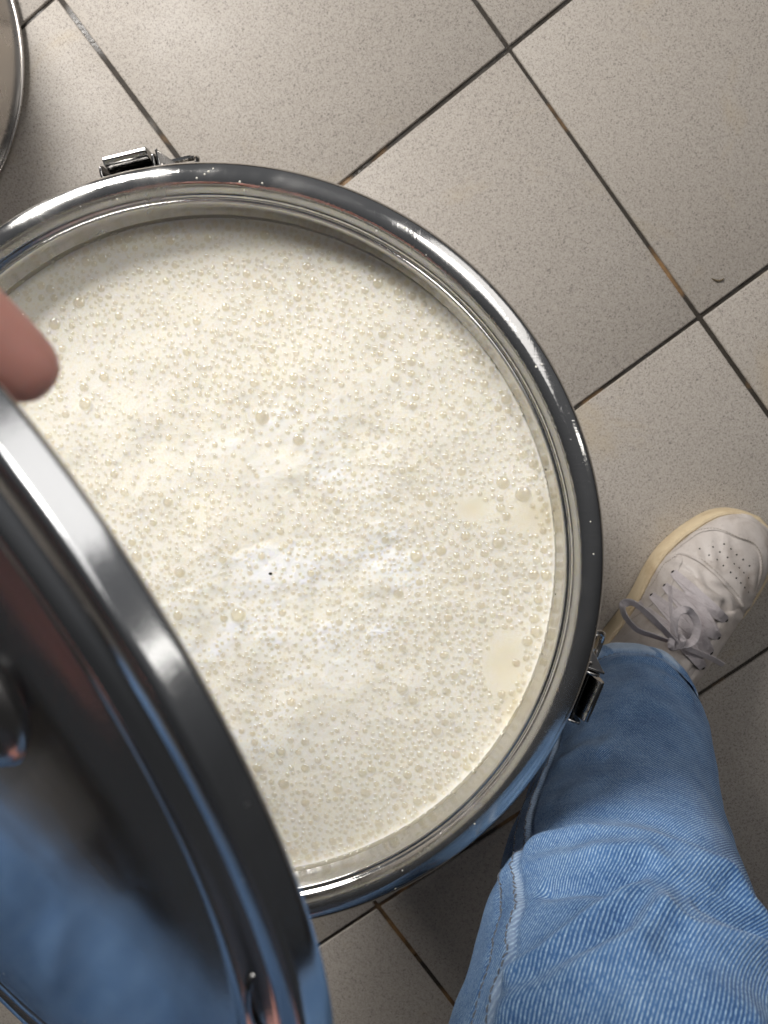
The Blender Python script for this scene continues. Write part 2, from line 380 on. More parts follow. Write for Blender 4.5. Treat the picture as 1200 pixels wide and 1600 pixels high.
# rolled rim: outer lip, big bead, groove, small inner roll, ledge
rim = [(0.1752, 0.3708), (0.1800, 0.3716), (0.1868, 0.3718), (0.1892, 0.3726), (0.1902, 0.3740), (0.1904, 0.3756), (0.1899, 0.3772)]
rim += [(x, Z_BEAD + (z - Z_BEAD) * h_b / r_b) for x, z in arc(R_BEAD, Z_BEAD, r_b, -16, 160, 44)]
rim += [(0.17400, 0.38200), (0.17355, 0.38170)]
rim += arc(0.1727, 0.38120, 0.0010, 28, 172, 10)
rim += [(0.1713, 0.37990), (0.1710, 0.3782), (0.1706, 0.3752), (0.1702, 0.3730), (0.1694, 0.3705)]
MB().add(*lathe(rim, 320)).build('rim', M['steel'], pot, angle=60)

# clip latches
def make_latch(az, sgn, z=0.3665):
    """local axes: X tangent (sgn picks which way), Y radial outwards, Z up"""
    r = Vector((math.cos(az), math.sin(az), 0)); t = Vector((-math.sin(az), math.cos(az), 0)) * sgn
    Mx = Matrix(((t.x, r.x, 0, PC[0] + r.x * 0.1905), (t.y, r.y, 0, PC[1] + r.y * 0.1905), (0, 0, 1, z), (0, 0, 0, 1)))
    Mi = Matrix.Translation(Vector((-PC[0], -PC[1], 0))) @ Mx
    def put(V): return xf(V, Mi)
    L = 0.0122
    base = MB(); V, F = box(-L, L, -0.0150, -0.0020, -0.030, 0.0005); base.add(put(V), F)
    lat = base.build('latch', M['steel_clip'], pot, bevel=0.0006)
    # lever: bent plate between the cheeks (profile in radial, up)
    pr = [(-0.0005, -0.040), (0.0060, -0.036), (0.0105, -0.012), (0.0122, 0.0030), (0.0118, 0.0062), (0.0098, 0.0068), (0.0078, 0.0056), (0.0060, 0.0010), (0.0045, -0.004), (0.0035, -0.010), (0.0, -0.030)]
    V, F = extrude([(a, b) for a, b in pr], -L + 0.0012, L - 0.0012)
    MB().add(put([(h, a, b) for a, b, h in V]), [tuple(reversed(f)) for f in F]).build('lever', M['steel_clip'], lat, bevel=0.0005)
    # barrel / hinge pin along the tangent
    V, F = sweep([(-L, 0.0012, 0.0012), (L, 0.0012, 0.0012)], circle_prof(0.0021, 12)); MB().add(put(V), F).build('hinge_pin', M['steel_clip'], lat)
    V, F = sweep([(-L, 0.0055, -0.0020), (L, 0.0055, -0.0020)], circle_prof(0.0011, 10)); MB().add(put(V), F).build('hinge_pin', M['steel_clip'], lat)
    # two cheek plates
    cp = [(-0.0030, 0.0020), (-0.0030, -0.030), (0.0030, -0.034), (0.0085, -0.010), (0.0092, 0.0030), (0.0080, 0.0058), (0.0050, 0.0064), (0.0, 0.0058)]
    for x0, x1 in ((-L - 0.0016, -L - 0.0002), (L + 0.0002, L + 0.0016)):
        V, F = extrude(cp, x0, x1); MB().add(put([(h, a, b) for a, b, h in V]), [tuple(reversed(f)) for f in F]).build('cheek_plate', M['steel_clip'], lat, bevel=0.0004)
    # triangular catch plate beyond one cheek
    tp = [(L + 0.0028, 0.0105), (L + 0.0120, 0.0012), (L + 0.0120, -0.0020), (L + 0.0026, -0.0020)]
    V, F = extrude(tp, 0.0020, 0.0034); MB().add(put(V), F).build('catch_plate', M['steel_dull'], lat, bevel=0.0003)
    V, F = box(L + 0.0020, L + 0.0032, -0.0020, 0.0108, -0.012, 0.0036); MB().add(put(V), F).build('cheek_plate', M['steel_clip'], lat, bevel=0.0003)
    # wire loop
    Q = []
    for i in range(28):
        a = 2 * math.pi * i / 28; ca, sa = math.cos(a), math.sin(a)
        Q.append((L + 0.0130 + 0.0085 * math.copysign(abs(ca) ** 0.7, ca), 0.0008 + 0.0036 * math.copysign(abs(sa) ** 0.7, sa), 0.0042 - 0.0045 * sa))
    V, F = sweep(Q, circle_prof(0.0014, 10), closed=True); MB().add(put(V), F).build('wire_loop', M['steel'], lat)
    return lat
l1 = make_latch(math.atan2(0.128 - PC[1], -0.150 - PC[0]), -1); l1['label'] = 'dark steel clip latch at the top of the rim'
l2 = make_latch(math.atan2(-0.138 - PC[1], 0.078 - PC[0]), 1); l2['label'] = 'dark steel clip latch beside the blue jeans'

# ------------------------------------------------------------------ milk
Z_MILK = 0.3655; R_MILK = 0.1693
milk = empty('milk', (PC[0], PC[1], Z_MILK))
tag(milk, 'creamy milk covered with bubbles and white froth inside the steel pot', 'milk')
# bubbles: (x, y, r) relative to the pot axis.  calm patches have none, the frothy middle has few
calm_spots = [(0.163, 0.025, 0.019, 0.011), (0.146, -0.052, 0.013, 0.022), (0.152, -0.075, 0.011, 0.017), (0.128, 0.028, 0.010, 0.007)]
froth_c = [(0.030, -0.005, 0.062, 0.050), (0.055, 0.050, 0.055, 0.036), (0.045, -0.060, 0.055, 0.036), (-0.02, 0.050, 0.060, 0.032), (0.085, -0.010, 0.032, 0.040), (-0.02, -0.06, 0.06, 0.06)]
def calm_f(x, y):
    c = 0
    for i, (a, b, sx, sy) in enumerate(calm_spots): c = np.maximum(c, np.exp(-1.1 * ((((x - a) / sx) ** 2 + ((y - b) / sy) ** 2) * (0.55 + 1.0 * fbm(x, y, 400 + i, 90, 4))) ** 1.15))
    return c
def froth_f(x, y):
    c = 0
    for a, b, sx, sy in froth_c: c = np.maximum(c, np.exp(-(((x - a) / sx) ** 2 + ((y - b) / sy) ** 2)))
    return c
cell = 0.004; gridd = {}
bub = []
def try_add(x, y, r, k=0.96):
    R = int(r / cell) + 3; ci, cj = int(math.floor(x / cell)), int(math.floor(y / cell))
    for i in range(ci - R, ci + R + 1):
        for j in range(cj - R, cj + R + 1):
            for (a, b, q) in gridd.get((i, j), ()):
                if (a - x) ** 2 + (b - y) ** 2 < (k * (r + q)) ** 2: return False
    gridd.setdefault((ci, cj), []).append((x, y, r)); bub.append((x, y, r)); return True
def edge_bubbles():
    for a in np.arange(0, 2 * math.pi, 0.0095):
        for lay in range(3):
            if random.random() < (0.9, 0.75, 0.5)[lay]:
                r = random.choice((0.0010, 0.0013, 0.0016, 0.0020, 0.0027)) * random.uniform(0.8, 1.15)
                if random.random() < 0.05: r *= 1.7
                rr = R_MILK - 0.0008 - r - lay * random.uniform(0.0018, 0.0034); aa = a + random.uniform(-.004, .004)
                try_add(rr * math.cos(aa), rr * math.sin(aa), r, 0.9)
edge_bubbles()
classes = [(0.0034, 0.0046, 8, 300), (0.0024, 0.0034, 60, 1500), (0.0017, 0.0024, 420, 6500), (0.0012, 0.0017, 2300, 26000), (0.0009, 0.0012, 6500, 60000), (0.00062, 0.0009, 12000, 90000)]
for lo, hi, want, tries in classes:
    got = 0
    A = rng.random(tries) * 2 * math.pi; Rr = np.sqrt(rng.random(tries)) * (R_MILK - hi - 0.001); rs = lo + (hi - lo) * rng.random(tries) ** 1.6
    X = Rr * np.cos(A); Y = Rr * np.sin(A)
    dens = np.clip((fbm(X, Y, 31 + int(lo * 1e5), 26, 3) - 0.30) * 3.2, 0.06, 1.15)
    dens = dens * np.clip(1.25 - calm_f(X, Y) * 2.6, 0, 1) * (1 - (0.90 if lo > 0.001 else 0.72) * froth_f(X, Y))
    # keep the lid's side thinner in big bubbles, denser towards the latch side
    dens = dens * (0.62 + 0.70 * np.clip((X - 0.4 * Y) / 0.16, -0.3, 1))
    keep = rng.random(tries) < dens * 1.1
    for i in np.nonzero(keep)[0]:
        if try_add(float(X[i]), float(Y[i]), float(rs[i]), 1.02 if lo > 0.0015 else 0.98):
            got += 1
            if got >= want: break
bub.sort(key=lambda b: -b[2])
B = np.array(bub)
# height field
h = 0.00045; n = int(R_MILK / h) + 2
ax_ = np.arange(-n, n + 1) * h; GX, GY = np.meshgrid(ax_, ax_, indexing='ij')
fr = froth_f(GX, GY)
Zf = (fbm(GX, GY, 3, 18, 3) - 0.5) * (0.0024 + 0.0030 * fr) + (fbm(GX, GY, 9, 70, 3) - 0.5) * 0.0012 * (0.35 + fr)
ridge = 1 - np.abs(2 * fbm(GX * 0.7 + GY * 0.5, GY * 1.15 - GX * 0.55, 21, 55, 4) - 1)
streak = np.clip((ridge - 0.62) / 0.38, 0, 1) ** 1.5 * np.clip((fbm(GX, GY, 41, 34, 4) - 0.38) / 0.30, 0, 1)
soft = np.clip((fbm(GX * 0.8 + GY * 0.6, GY - GX * 0.45, 47, 38, 5) - 0.46) / 0.26, 0, 1)
wisp = np.clip((fbm(GX + GY * 0.7, (GY - GX * 0.5) * 2.2, 53, 70, 5) - 0.47) / 0.22, 0, 1)
foam = np.clip((0.60 * soft + 0.80 * soft * wisp) * (0.06 + 1.15 * fr ** 1.3), 0, 1)
# the dry froth island next to the dark speck
isl = np.clip(1.5 - (((GX - 0.030) * 0.95 + (GY + 0.002) * 0.25) / 0.022) ** 2 - (((GY + 0.002) - (GX - 0.03) * 0.1) / 0.0105) ** 2 - (fbm(GX, GY, 61, 120, 4) - 0.5) * 2.4, 0, 1)
isl2 = np.clip(1.25 - (((GX - 0.060) + (GY + 0.036) * 0.3) / 0.012) ** 2 - ((GY + 0.036) / 0.005) ** 2 - (fbm(GX, GY, 63, 140, 4) - 0.5) * 2.6, 0, 1)
foam = np.maximum(foam, np.maximum(isl * 1.0, isl2 * 0.9))
Zf += 0.0004 * foam + (fbm(GX, GY, 71, 200, 3) - 0.5) * 0.0004 * foam
pool = np.zeros_like(GX)
for bx, by, br in bub:
    i0, i1 = int((bx - 1.6 * br) / h) + n - 1, int((bx + 1.6 * br) / h) + n + 2; j0, j1 = int((by - 1.6 * br) / h) + n - 1, int((by + 1.6 * br) / h) + n + 2
    i0 = max(i0, 0); j0 = max(j0, 0)
    d = np.hypot(GX[i0:i1, j0:j1] - bx, GY[i0:i1, j0:j1] - by) / br
    Zf[i0:i1, j0:j1] += np.where(d < 1, -0.07 * br * (1 - d ** 2), 0) + 0.02 * br * np.exp(-((d - 1.05) / 0.2) ** 2)
    pool[i0:i1, j0:j1] = np.maximum(pool[i0:i1, j0:j1], np.clip((1.02 - d) / 0.30, 0, 1) * (0.46 if br > 0.0016 else (0.34 if br > 0.001 else 0.26)))
    foam[i0:i1, j0:j1] *= np.clip((d - 0.75) / 0.3, 0, 1)
RR = np.hypot(GX, GY)
Zf += 0.0013 * np.exp(-(R_MILK - RR) / 0.0018) * (RR < R_MILK + 0.002)        # meniscus
inside = RR < R_MILK + h
ids = -np.ones(GX.shape, dtype=np.int64); ids[inside] = np.arange(inside.sum())
scl = np.minimum(1.0, (R_MILK - 0.0001) / np.maximum(RR, 1e-9))
V = np.stack([(GX * scl)[inside], (GY * scl)[inside], Zf[inside]], 1)
q = np.stack([ids[:-1, :-1], ids[1:, :-1], ids[1:, 1:], ids[:-1, 1:]], -1).reshape(-1, 4); q = q[(q >= 0).all(1)]
mm = bpy.data.meshes.new('milk_surface'); mm.vertices.add(len(V)); mm.vertices.foreach_set('co', V.ravel())
mm.loops.add(q.size); mm.loops.foreach_set('vertex_index', q.ravel().astype(np.int32)); mm.polygons.add(len(q))
mm.polygons.foreach_set('loop_start', np.arange(0, q.size, 4, dtype=np.int32)); mm.update(calc_edges=True)
mm.polygons.foreach_set('use_smooth', [True] * len(q))
for nm, arr in (('foam', foam), ('pool', pool), ('calm', calm_f(GX, GY) + 0 * GX)):
    a = mm.attributes.new(nm, 'FLOAT', 'POINT'); a.data.foreach_set('value', arr[inside].astype(np.float32))
mm.materials.append(M['milk'])
ms = link(bpy.data.objects.new('foam_surface', mm), milk)
# bubble domes
def zat(x, y): return float(Zf[int(round(x / h)) + n, int(round(y / h)) + n])
def dome(rings, seg, hgt=0.46):
    V = []; F = []
    for i in range(rings):
        a = (i / rings) * math.pi / 2
        V += [(math.cos(a) * math.cos(2 * math.pi * j / seg), math.cos(a) * math.sin(2 * math.pi * j / seg), hgt * math.sin(a)) for j in range(seg)]
    V.append((0, 0, hgt)); F = grid_faces(rings, seg, wrap_m=True) + [((rings - 1) * seg + j, (rings - 1) * seg + (j + 1) % seg, rings * seg) for j in range(seg)]
    return V, F
dm = to_mesh('bubble', *dome(6, 20), M['bubble'])
NB = 300
for bx, by, br in bub[:NB]:
    o = bpy.data.objects.new('bubble', dm); link(o, milk); o.location = (bx, by, zat(bx, by) + 0.05 * br); o.scale = (br * random.uniform(0.92, 1.04), br * random.uniform(0.92, 1.04), br * random.uniform(0.7, 1.2))
    o.rotation_euler = (0, 0, random.uniform(0, 6))
dv_, df_ = dome(3, 9); dv_ = np.array(dv_)
rest = [b for b in bub[NB:] if b[2] > 0.00095]
VV = []; FF = []
for bx, by, br in rest:
    b0 = len(VV) * len(dv_); VV.append(dv_ * br + np.array([bx, by, zat(bx, by) + 0.05 * br])); FF += [tuple(i + b0 for i in f) for f in df_]
sb = link(bpy.data.objects.new('small_bubbles', to_mesh('small_bubbles', np.concatenate(VV), FF, M['bubble'])), milk); sb['kind'] = 'stuff'
# droplets on the wall and rim
dd = MB(); dv2, df2 = dome(3, 8, 0.5); dv2 = np.array(dv2)
def droplet(az, rad, z, nrm_in, r):
    c = np.array([rad * math.cos(az), rad * math.sin(az), z]); nn = Vector((-math.cos(az) * nrm_in, -math.sin(az) * nrm_in, math.sqrt(max(0, 1 - nrm_in ** 2))))
    Rq = np.array(nn.to_track_quat('Z', 'Y').to_matrix()); dd.add((dv2 * r) @ Rq.T + c, df2)
for i in range(70): droplet(random.uniform(-2.2, 0.6), 0.1685, random.uniform(0.3672, 0.370), 1.0, random.uniform(0.0003, 0.0007))
for i in range(420):
    az = random.uniform(-math.pi, math.pi); cl = 0.5 + 0.5 * math.sin(az * 9 + 2 * math.sin(az * 4)) * math.sin(az * 23)
    if random.random() > 0.25 + 0.75 * cl: continue
    droplet(az, 0.1690, 0.3664 + abs(random.gauss(0, 0.0012)) * (0.4 + cl), 1.0, random.uniform(0.0004, 0.0011))
for i in range(26):
    az = random.uniform(1.3, 2.6) if i % 2 else random.uniform(-2.4, 3.0); th = math.radians(random.uniform(50, 130))
    droplet(az, R_BEAD + r_b * math.cos(th), Z_BEAD + h_b * math.sin(th), -math.cos(th), random.uniform(0.0003, 0.0006))
drops = dd.build('milk_droplets', M['drop'], pot); drops['kind'] = 'stuff'
# dark speck on the froth
sv, sf = dome(3, 8, 0.6)
spk = MB().add([(x * 0.00105, y * 0.0007, z * 0.0009) for x, y, z in sv], sf).build('speck', M['speck'])
spk.location = (PC[0] + 0.026, PC[1] - 0.0065, Z_MILK + zat(0.026, -0.0065) + 0.0001); tag(spk, 'tiny dark speck lying on the white froth', 'speck')

# ------------------------------------------------------------------ lid, tilted up above the pot's left side
LC = Vector((-0.187138, -0.098915, 0.498643)); LN = Vector((-0.498921, -0.339005, 0.797592)).normalized()
LA = Vector((-0.562015, 0.827127, 0)).normalized(); LB = LN.cross(LA)
ML = Matrix((( LA.x, LB.x, LN.x, LC.x), (LA.y, LB.y, LN.y, LC.y), (LA.z, LB.z, LN.z, LC.z), (0, 0, 0, 1)))
lid = empty('pot_lid'); lid.matrix_world = ML
tag(lid, 'polished steel lid with rolled edge tilted over the left side of the pot', 'lid')
RL = 0.1900
skirt = [(RL - 0.0030, 0.0006), (RL - 0.0012, -0.0004), (RL, 0.0004), (RL + 0.0003, 0.0016), (RL, 0.0030), (RL - 0.0001, 0.0072)]
skirt += arc(RL - 0.0022, 0.0072, 0.0021, 0, 90, 8)[1:] + [(RL - 0.0075, 0.0092)]
skirt += [(RL - 0.0090, 0.0086), (RL - 0.0105, 0.0066), (RL - 0.0118, 0.0048), (RL - 0.0135, 0.0043), (RL - 0.0155, 0.0050), (RL - 0.0170, 0.0066), (RL - 0.0185, 0.0082), (RL - 0.0205, 0.0090), (RL - 0.0230, 0.0086), (RL - 0.0248, 0.0078)]
MB().add(*lathe(skirt, 320)).build('rolled_edge', M['steel_lid'], lid, angle=70)
plate = [(RL - 0.0248, 0.0078), (RL - 0.0262, 0.0079), (RL - 0.030, 0.0088), (0.14, 0.0104), (0.10, 0.0126), (0.05, 0.0142), (0.02, 0.0147), (0.0, 0.0148)]
MB().add(*lathe(plate, 256)).build('plate', M['steel_lid'], lid)
under = [(0.0, 0.0132), (0.10, 0.0110), (RL - 0.030, 0.0074), (RL - 0.020, 0.0074), (RL - 0.0135, 0.0030), (RL - 0.009, 0.0072), (RL - 0.0036, 0.0078), (RL - 0.0030, 0.0006)]
MB().add(*lathe(under, 192)).build('underside', M['steel_lid'], lid)
g = [(RL - 0.0042 + 0.0016 * math.cos(a), 0.0045 + 0.0026 * math.sin(a)) for a in np.linspace(0, 2 * math.pi, 9)]
MB().add(*lathe(g, 160)).build('gasket', M['gasket'], lid)
# handle: steel foot with a black grip
foot = [(0.0215, 0.0090), (0.0212, 0.0120), (0.0195, 0.0145), (0.0165, 0.0165), (0.0140, 0.0176), (0.0, 0.0180)]
grip = [(0.0, 0.0172), (0.0125, 0.0172), (0.0136, 0.0182), (0.0136, 0.0205), (0.0125, 0.0218), (0.0090, 0.0226), (0.0, 0.0227)]
hx, hy = -0.014, -0.108
hd = MB().add([(x + hx, y + hy, z) for x, y, z in lathe(foot, 64)[0]], lathe(foot, 64)[1]).build('knob', M['steel_dull'], lid, angle=60)
MB().add([(x + hx, y + hy, z) for x, y, z in lathe(grip, 64)[0]], lathe(grip, 64)[1]).build('grip', M['black_grip'], hd, angle=60)
# wire hook sitting in the groove near the front edge
hk = []
for i in range(20):
    a = math.pi * i / 19; hk.append((-0.112 + 0.008 * math.cos(a), -0.131 - 0.007 * math.cos(a), 0.0066 + 0.0030 * math.sin(a)))
MB().add(*sweep(hk, circle_prof(0.0008, 8))).build('hook', M['steel_clip'], lid)

# ------------------------------------------------------------------ steel can, just inside the frame at the top left
can = empty('steel_can', (-0.585, 0.340, 0)); tag(can, 'dull steel can with a rolled foot bead, cut off by the top left corner', 'can')
cs = arc(0.1942, 0.0060, 0.0018, -130, 120, 12) + [(0.1912, 0.0098), (0.1885, 0.0150), (0.1840, 0.030), (0.176, 0.062), (0.168, 0.100), (0.158, 0.150), (0.150, 0.185), (0.138, 0.205)]
MB().add(*lathe([(0.0, 0.0015), (0.185, 0.0015), (0.1918, 0.0046)] + cs, 200)).build('body', M['steel_dull'], can, angle=60)
ct = [(0.138, 0.205), (0.120, 0.214), (0.110, 0.222), (0.108, 0.236), (0.111, 0.240), (0.105, 0.241), (0.103, 0.236), (0.0, 0.234)]
MB().add(*lathe(ct, 128)).build('neck', M['steel_dull'], can, angle=40)

# ------------------------------------------------------------------ person: jeans, sneaker, hand
person = empty('person', (-0.13, -0.70, 0.0))
tag(person, 'person crouching in faded blue jeans and a white sneaker, holding the steel lid', 'person')
PO = np.array([-0.13, -0.70, 0.0])
def leg_axis(P):
    """rows x,y,z,r -> dense"""
    return smooth_path(P, 640)
def leg_surface(P, nth=300, side=(1, 0, 0), folds=None, extra=None):
    D = leg_axis(P); C = D[:, :3]; R = D[:, 3]; T = np.gradient(C, axis=0); T /= np.linalg.norm(T, axis=1)[:, None]
    arcl = np.concatenate([[0], np.cumsum(np.linalg.norm(np.diff(C, axis=0), axis=1))])
    th = np.linspace(-math.pi, math.pi, nth); sd = np.array(side, float)
    S = sd[None] - (T @ sd)[:, None] * T; S /= np.linalg.norm(S, axis=1)[:, None]; Fw = np.cross(T, S)
    TH, VV_ = np.meshgrid(th, arcl)
    disp = np.zeros_like(TH)
    if folds is not None: disp = folds(TH, VV_)
    rad = R[:, None] + disp
    Pn = C[:, None] + rad[..., None] * (np.cos(TH)[..., None] * S[:, None] + np.sin(TH)[..., None] * Fw[:, None])
    uv = np.stack([TH * 0.066, VV_], -1)
    return Pn, uv, TH, VV_, R
RIGHT = [(0.160, -0.232, 0.116, 0.050), (0.152, -0.237, 0.165, 0.053), (0.128, -0.250, 0.25, 0.0600), (0.108, -0.260, 0.33, 0.0660), (0.089, -0.266, 0.41, 0.0685), (0.075, -0.282, 0.475, 0.0725), (0.063, -0.330, 0.525, 0.077), (0.045, -0.41, 0.520, 0.081), (-0.005, -0.56, 0.49, 0.086), (-0.06, -0.72, 0.47, 0.092)]
LEFT = [(-0.470, -0.100, 0.112, 0.050), (-0.458, -0.155, 0.175, 0.056), (-0.438, -0.215, 0.245, 0.064), (-0.415, -0.280, 0.310, 0.072), (-0.390, -0.345, 0.345, 0.077), (-0.355, -0.430, 0.355, 0.081), (-0.300, -0.560, 0.385, 0.086), (-0.225, -0.710, 0.45, 0.092)]
FOLDS = [([(.1644, .2909), (.1505, .2805), (.1283, .2823), (.1033, .2857), (.0895, .2892), (.0673, .2909), (.045, .287)], .0042, .0085, 0.5),
    ([(.163, .2935), (.1297, .3009), (.1144, .3009), (.1006, .2993), (.0922, .3042), (.0797, .2993), (.0673, .2943), (.0576, .3009), (.0437, .3030), (.03, .306)], .0040, .0050, 1.3),
    ([(.1450, .3140), (.1366, .3168), (.1144, .3184), (.0964, .3090)], -.0042, .0055, 1.0),
    ([(.1560, .3560), (.1505, .3537), (.138, .3495), (.1269, .3423), (.1103, .329), (.0936, .3074)], .0050, .0055, 0.7),
    ([(.1480, .3600), (.1340, .3540), (.1180, .3440), (.1050, .3340)], -.0030, .0050, 1.0),
    ([(.1580, .3680), (.1519, .3637), (.1366, .358), (.12, .3509), (.1047, .3437), (.0978, .3335), (.0922, .3199)], .0052, .0055, 0.8),
    ([(.0960, .3240), (.0936, .332), (.0853, .335), (.07, .3305), (.0506, .3215), (.03, .314)], .0046, .0060, 0.7),
    ([(.0840, .3170), (.0680, .3150), (.0500, .3100)], -.0034, .0050, 1.0),
    ([(.1300, .2650), (.1100, .2600), (.0900, .2640), (.0700, .2720)], -.0022, .0090, 1.0),
    ([(.1250, .3700), (.1000, .3620), (.0800, .3560), (.0600, .3580)], .0030, .0080, 1.0),
    ([(.1600, .1900), (.1350, .1800), (.1150, .1850)], .0025, .0100, 1.0), ([(.0500, .0400), (.0750, .0300), (.1050, .0340), (.1300, .0280)], .0028, .0060, 0.8), ([(.0450, .0600), (.0650, .0520), (.0850, .0560)], .0022, .0070, 1.0)]
def seg_dist(U, W, poly):
    best = np.full(U.shape, 1e9); sg = np.zeros_like(U); par = np.zeros_like(U)
    L_ = len(poly) - 1
    for i in range(L_):
        a = np.array(poly[i]); b = np.array(poly[i + 1]); d = b - a; l2 = d @ d + 1e-12
        t = np.clip(((U - a[0]) * d[0] + (W - a[1]) * d[1]) / l2, 0, 1)
        dx = U - a[0] - t * d[0]; dy = W - a[1] - t * d[1]; q = np.hypot(dx, dy); s_ = np.sign(d[0] * dy - d[1] * dx)
        m = q < best; best = np.where(m, q, best); sg = np.where(m, s_, sg); par = np.where(m, (i + t) / L_, par)
    return best, sg, par
def folds_right(TH, V):
    U = TH * 0.066
    d = (fbm(U, V, 5, 14, 3) - 0.5) * 0.008 + (fbm(U * 1.6, V, 15, 34, 2) - 0.5) * 0.0028 + 0.0035 / (1 + np.exp(-(V - 0.283) / 0.004))
    for poly, amp, w, asym in FOLDS:
        q, s_, t = seg_dist(U, V, poly); ww = w * np.where(s_ > 0, asym, 1.0)
        d += 1.35 * amp * np.exp(-(q / ww) ** 2) * np.clip(4 * np.minimum(t, 1 - t) + 0.25, 0, 1)
    d += 0.0030 * np.exp(-(np.clip(V - 0.0, 0, 1) / 0.0135) ** 10)          # doubled hem
    d -= 0.0010 * np.exp(-((V - 0.0150) / 0.0020) ** 2)                    # hem stitch groove
    d += 0.0012 * np.exp(-((U + 0.066 * (math.pi - 0.35) + 0.0) / 0.006) ** 4)
    return d
SEAM_TH = math.pi - 0.62
def seam_u(V): return np.interp(V, [0, .15, .214, .25, .277, .294, .308, .3215, .332, .345, .3566, .37, .45], [.1664, .1680, .1690, .1670, .1625, .1640, .1605, .1575, .1595, .1590, .1630, .1660, .1664])
def folds_common(TH, V, f):
    d = f(TH, V)
    U = TH * 0.066; us = seam_u(V)
    d += 0.0017 * np.exp(-((U - us) / 0.0058) ** 8) - 0.0014 * np.exp(-((np.abs(U - us) - 0.0072) / 0.0013) ** 2)
    return d
def folds_left(TH, V):
    U = TH * 0.066
    return (fbm(U, V, 85, 12, 3) - 0.5) * 0.014 + (fbm(U * 1.5, V, 95, 30, 2) - 0.5) * 0.004 + 0.004 * np.maximum(0, np.sin(U * 30 + V * 55 + 3 * fbm(U, V, 55, 9, 2))) ** 3 * (V > 0.12)
jeans = empty('jeans'); jeans.parent = person
def waist():
    V = [(-0.03, -0.66, 0.475), (-0.085, -0.735, 0.475), (-0.145, -0.755, 0.48), (-0.205, -0.735, 0.46), (-0.255, -0.65, 0.42), (-0.145, -0.75, 0.56)]
    m = bpy.data.meshes.new('waist'); m.from_pydata([tuple(np.array(v) - PO) for v in V], [(2, 1), (1, 0), (2, 3), (3, 4), (2, 5)], []); m.materials.append(M['denim'])
    o = link(bpy.data.objects.new('waist', m), jeans); o.modifiers.new('skin', 'SKIN').use_smooth_shade = True
    for i, v in enumerate(m.skin_vertices[0].data): v.radius = ((0.115, 0.115) if i in (0, 4) else (0.15, 0.15)); v.use_root = (i == 2)
    q = o.modifiers.new('subsurf', 'SUBSURF'); q.levels = 2; q.render_levels = 2
waist()
def build_leg(nm, P, f, seam=True):
    Pn, uv, TH, VV_, R = leg_surface(P, 360, folds=(lambda a, b: folds_common(a, b, f)) if seam else f)
    n_, m_ = Pn.shape[:2]
    V = Pn.reshape(-1, 3) - PO; F = grid_faces(n_, m_)
    # turned-in hem
    b0 = len(V); inn = []
    for kk, (dr, dz) in enumerate(((0.0012, -0.0012), (0.0030, -0.0010), (0.0042, 0.004), (0.0050, 0.030))):
        c = Pn[0].mean(0); ring = Pn[0] + (c - Pn[0]) / np.linalg.norm(c - Pn[0], axis=1)[:, None] * dr + np.array([0, 0, dz]) - PO; inn.append(ring)
    V = np.vstack([V] + inn); prev = list(range(m_))
    for kk in range(4):
        cur = [b0 + kk * m_ + j for j in range(m_)]; F += [(prev[j + 1], prev[j], cur[j], cur[j + 1]) for j in range(m_ - 1)]; prev = cur
    UV = np.vstack([uv.reshape(-1, 2)] + [uv[0]] * 4)
    m = to_mesh(nm, V, F, M['denim'], True, UV)
    # fade: worn hem edge and seam ridges
    v = VV_; U = TH * 0.066; us = seam_u(v)
    band = np.exp(-((v - 0.0068) / 0.0068) ** 6); blob = np.clip((vnoise(U + v * 0.6, v * 0.3, 301, 140) - 0.46) * 7, 0, 1)
    fd = band * (0.10 + 0.75 * (1 - blob)) + 0.5 * np.exp(-((v - 0.0005) / 0.0016) ** 2) + 0.45 * np.exp(-((v - 0.0175) / 0.0014) ** 2)
    if seam: fd += 0.6 * np.exp(-((np.abs(U - us) - 0.0056) / 0.0014) ** 2) * (0.4 + vnoise(U, v, 303, 90))
    fd = np.concatenate([np.clip(fd, 0, 1).ravel(), np.full(4 * m_, 0.3)])
    a = m.attributes.new('fade', 'FLOAT', 'POINT'); a.data.foreach_set('value', fd.astype(np.float32))
    o = link(bpy.data.objects.new(nm, m), jeans)
    return o, Pn, TH, VV_
leg_o, PR, THR, VR = build_leg('trouser_leg', RIGHT, folds_right)
build_leg('trouser_leg', LEFT, folds_left, False)
# stitching: rows of short thread dashes along the seam and the hem
st = MB()
def dash_row(pts, step, length, r, nrm):
    for i in range(0, len(pts) - 2, 2):
        a, b = np.array(pts[i]), np.array(pts[i + 1]); c = (a + b) / 2 + np.array(nrm[i]) * 0.0003
        d = b - a; l = np.linalg.norm(d); d /= l
        st.add(*sweep([c - d * length / 2 - nrm[i] * 0.0004, c, c + d * length / 2 - nrm[i] * 0.0004], circle_prof(r, 5)))
def row_at(th, i0, i1, gap):
    js = np.clip(((seam_u(VR[i0:i1, 0]) / 0.066 + th + math.pi) / (2 * math.pi) * (PR.shape[1] - 1)).astype(int), 0, PR.shape[1] - 1); P = PR[np.arange(i0, i1), js]; s_ = np.concatenate([[0], np.cumsum(np.linalg.norm(np.diff(P, axis=0), axis=1))])
    t = np.arange(0, s_[-1], gap / 2); Q = np.stack([np.interp(t, s_, P[:, k]) for k in range(3)], 1)
    c = PR[i0:i1].mean(1); Cq = np.stack([np.interp(t, s_, c[:, k]) for k in range(3)], 1); nn = Q - Cq; nn[:, 2] *= 0.2; nn /= np.linalg.norm(nn, axis=1)[:, None]
    return Q - PO, nn
for dth in (-0.058, 0.062):
    Q, nn = row_at(dth, 10, 460, 0.0042); dash_row(Q, 1, 0.0030, 0.00042, nn)
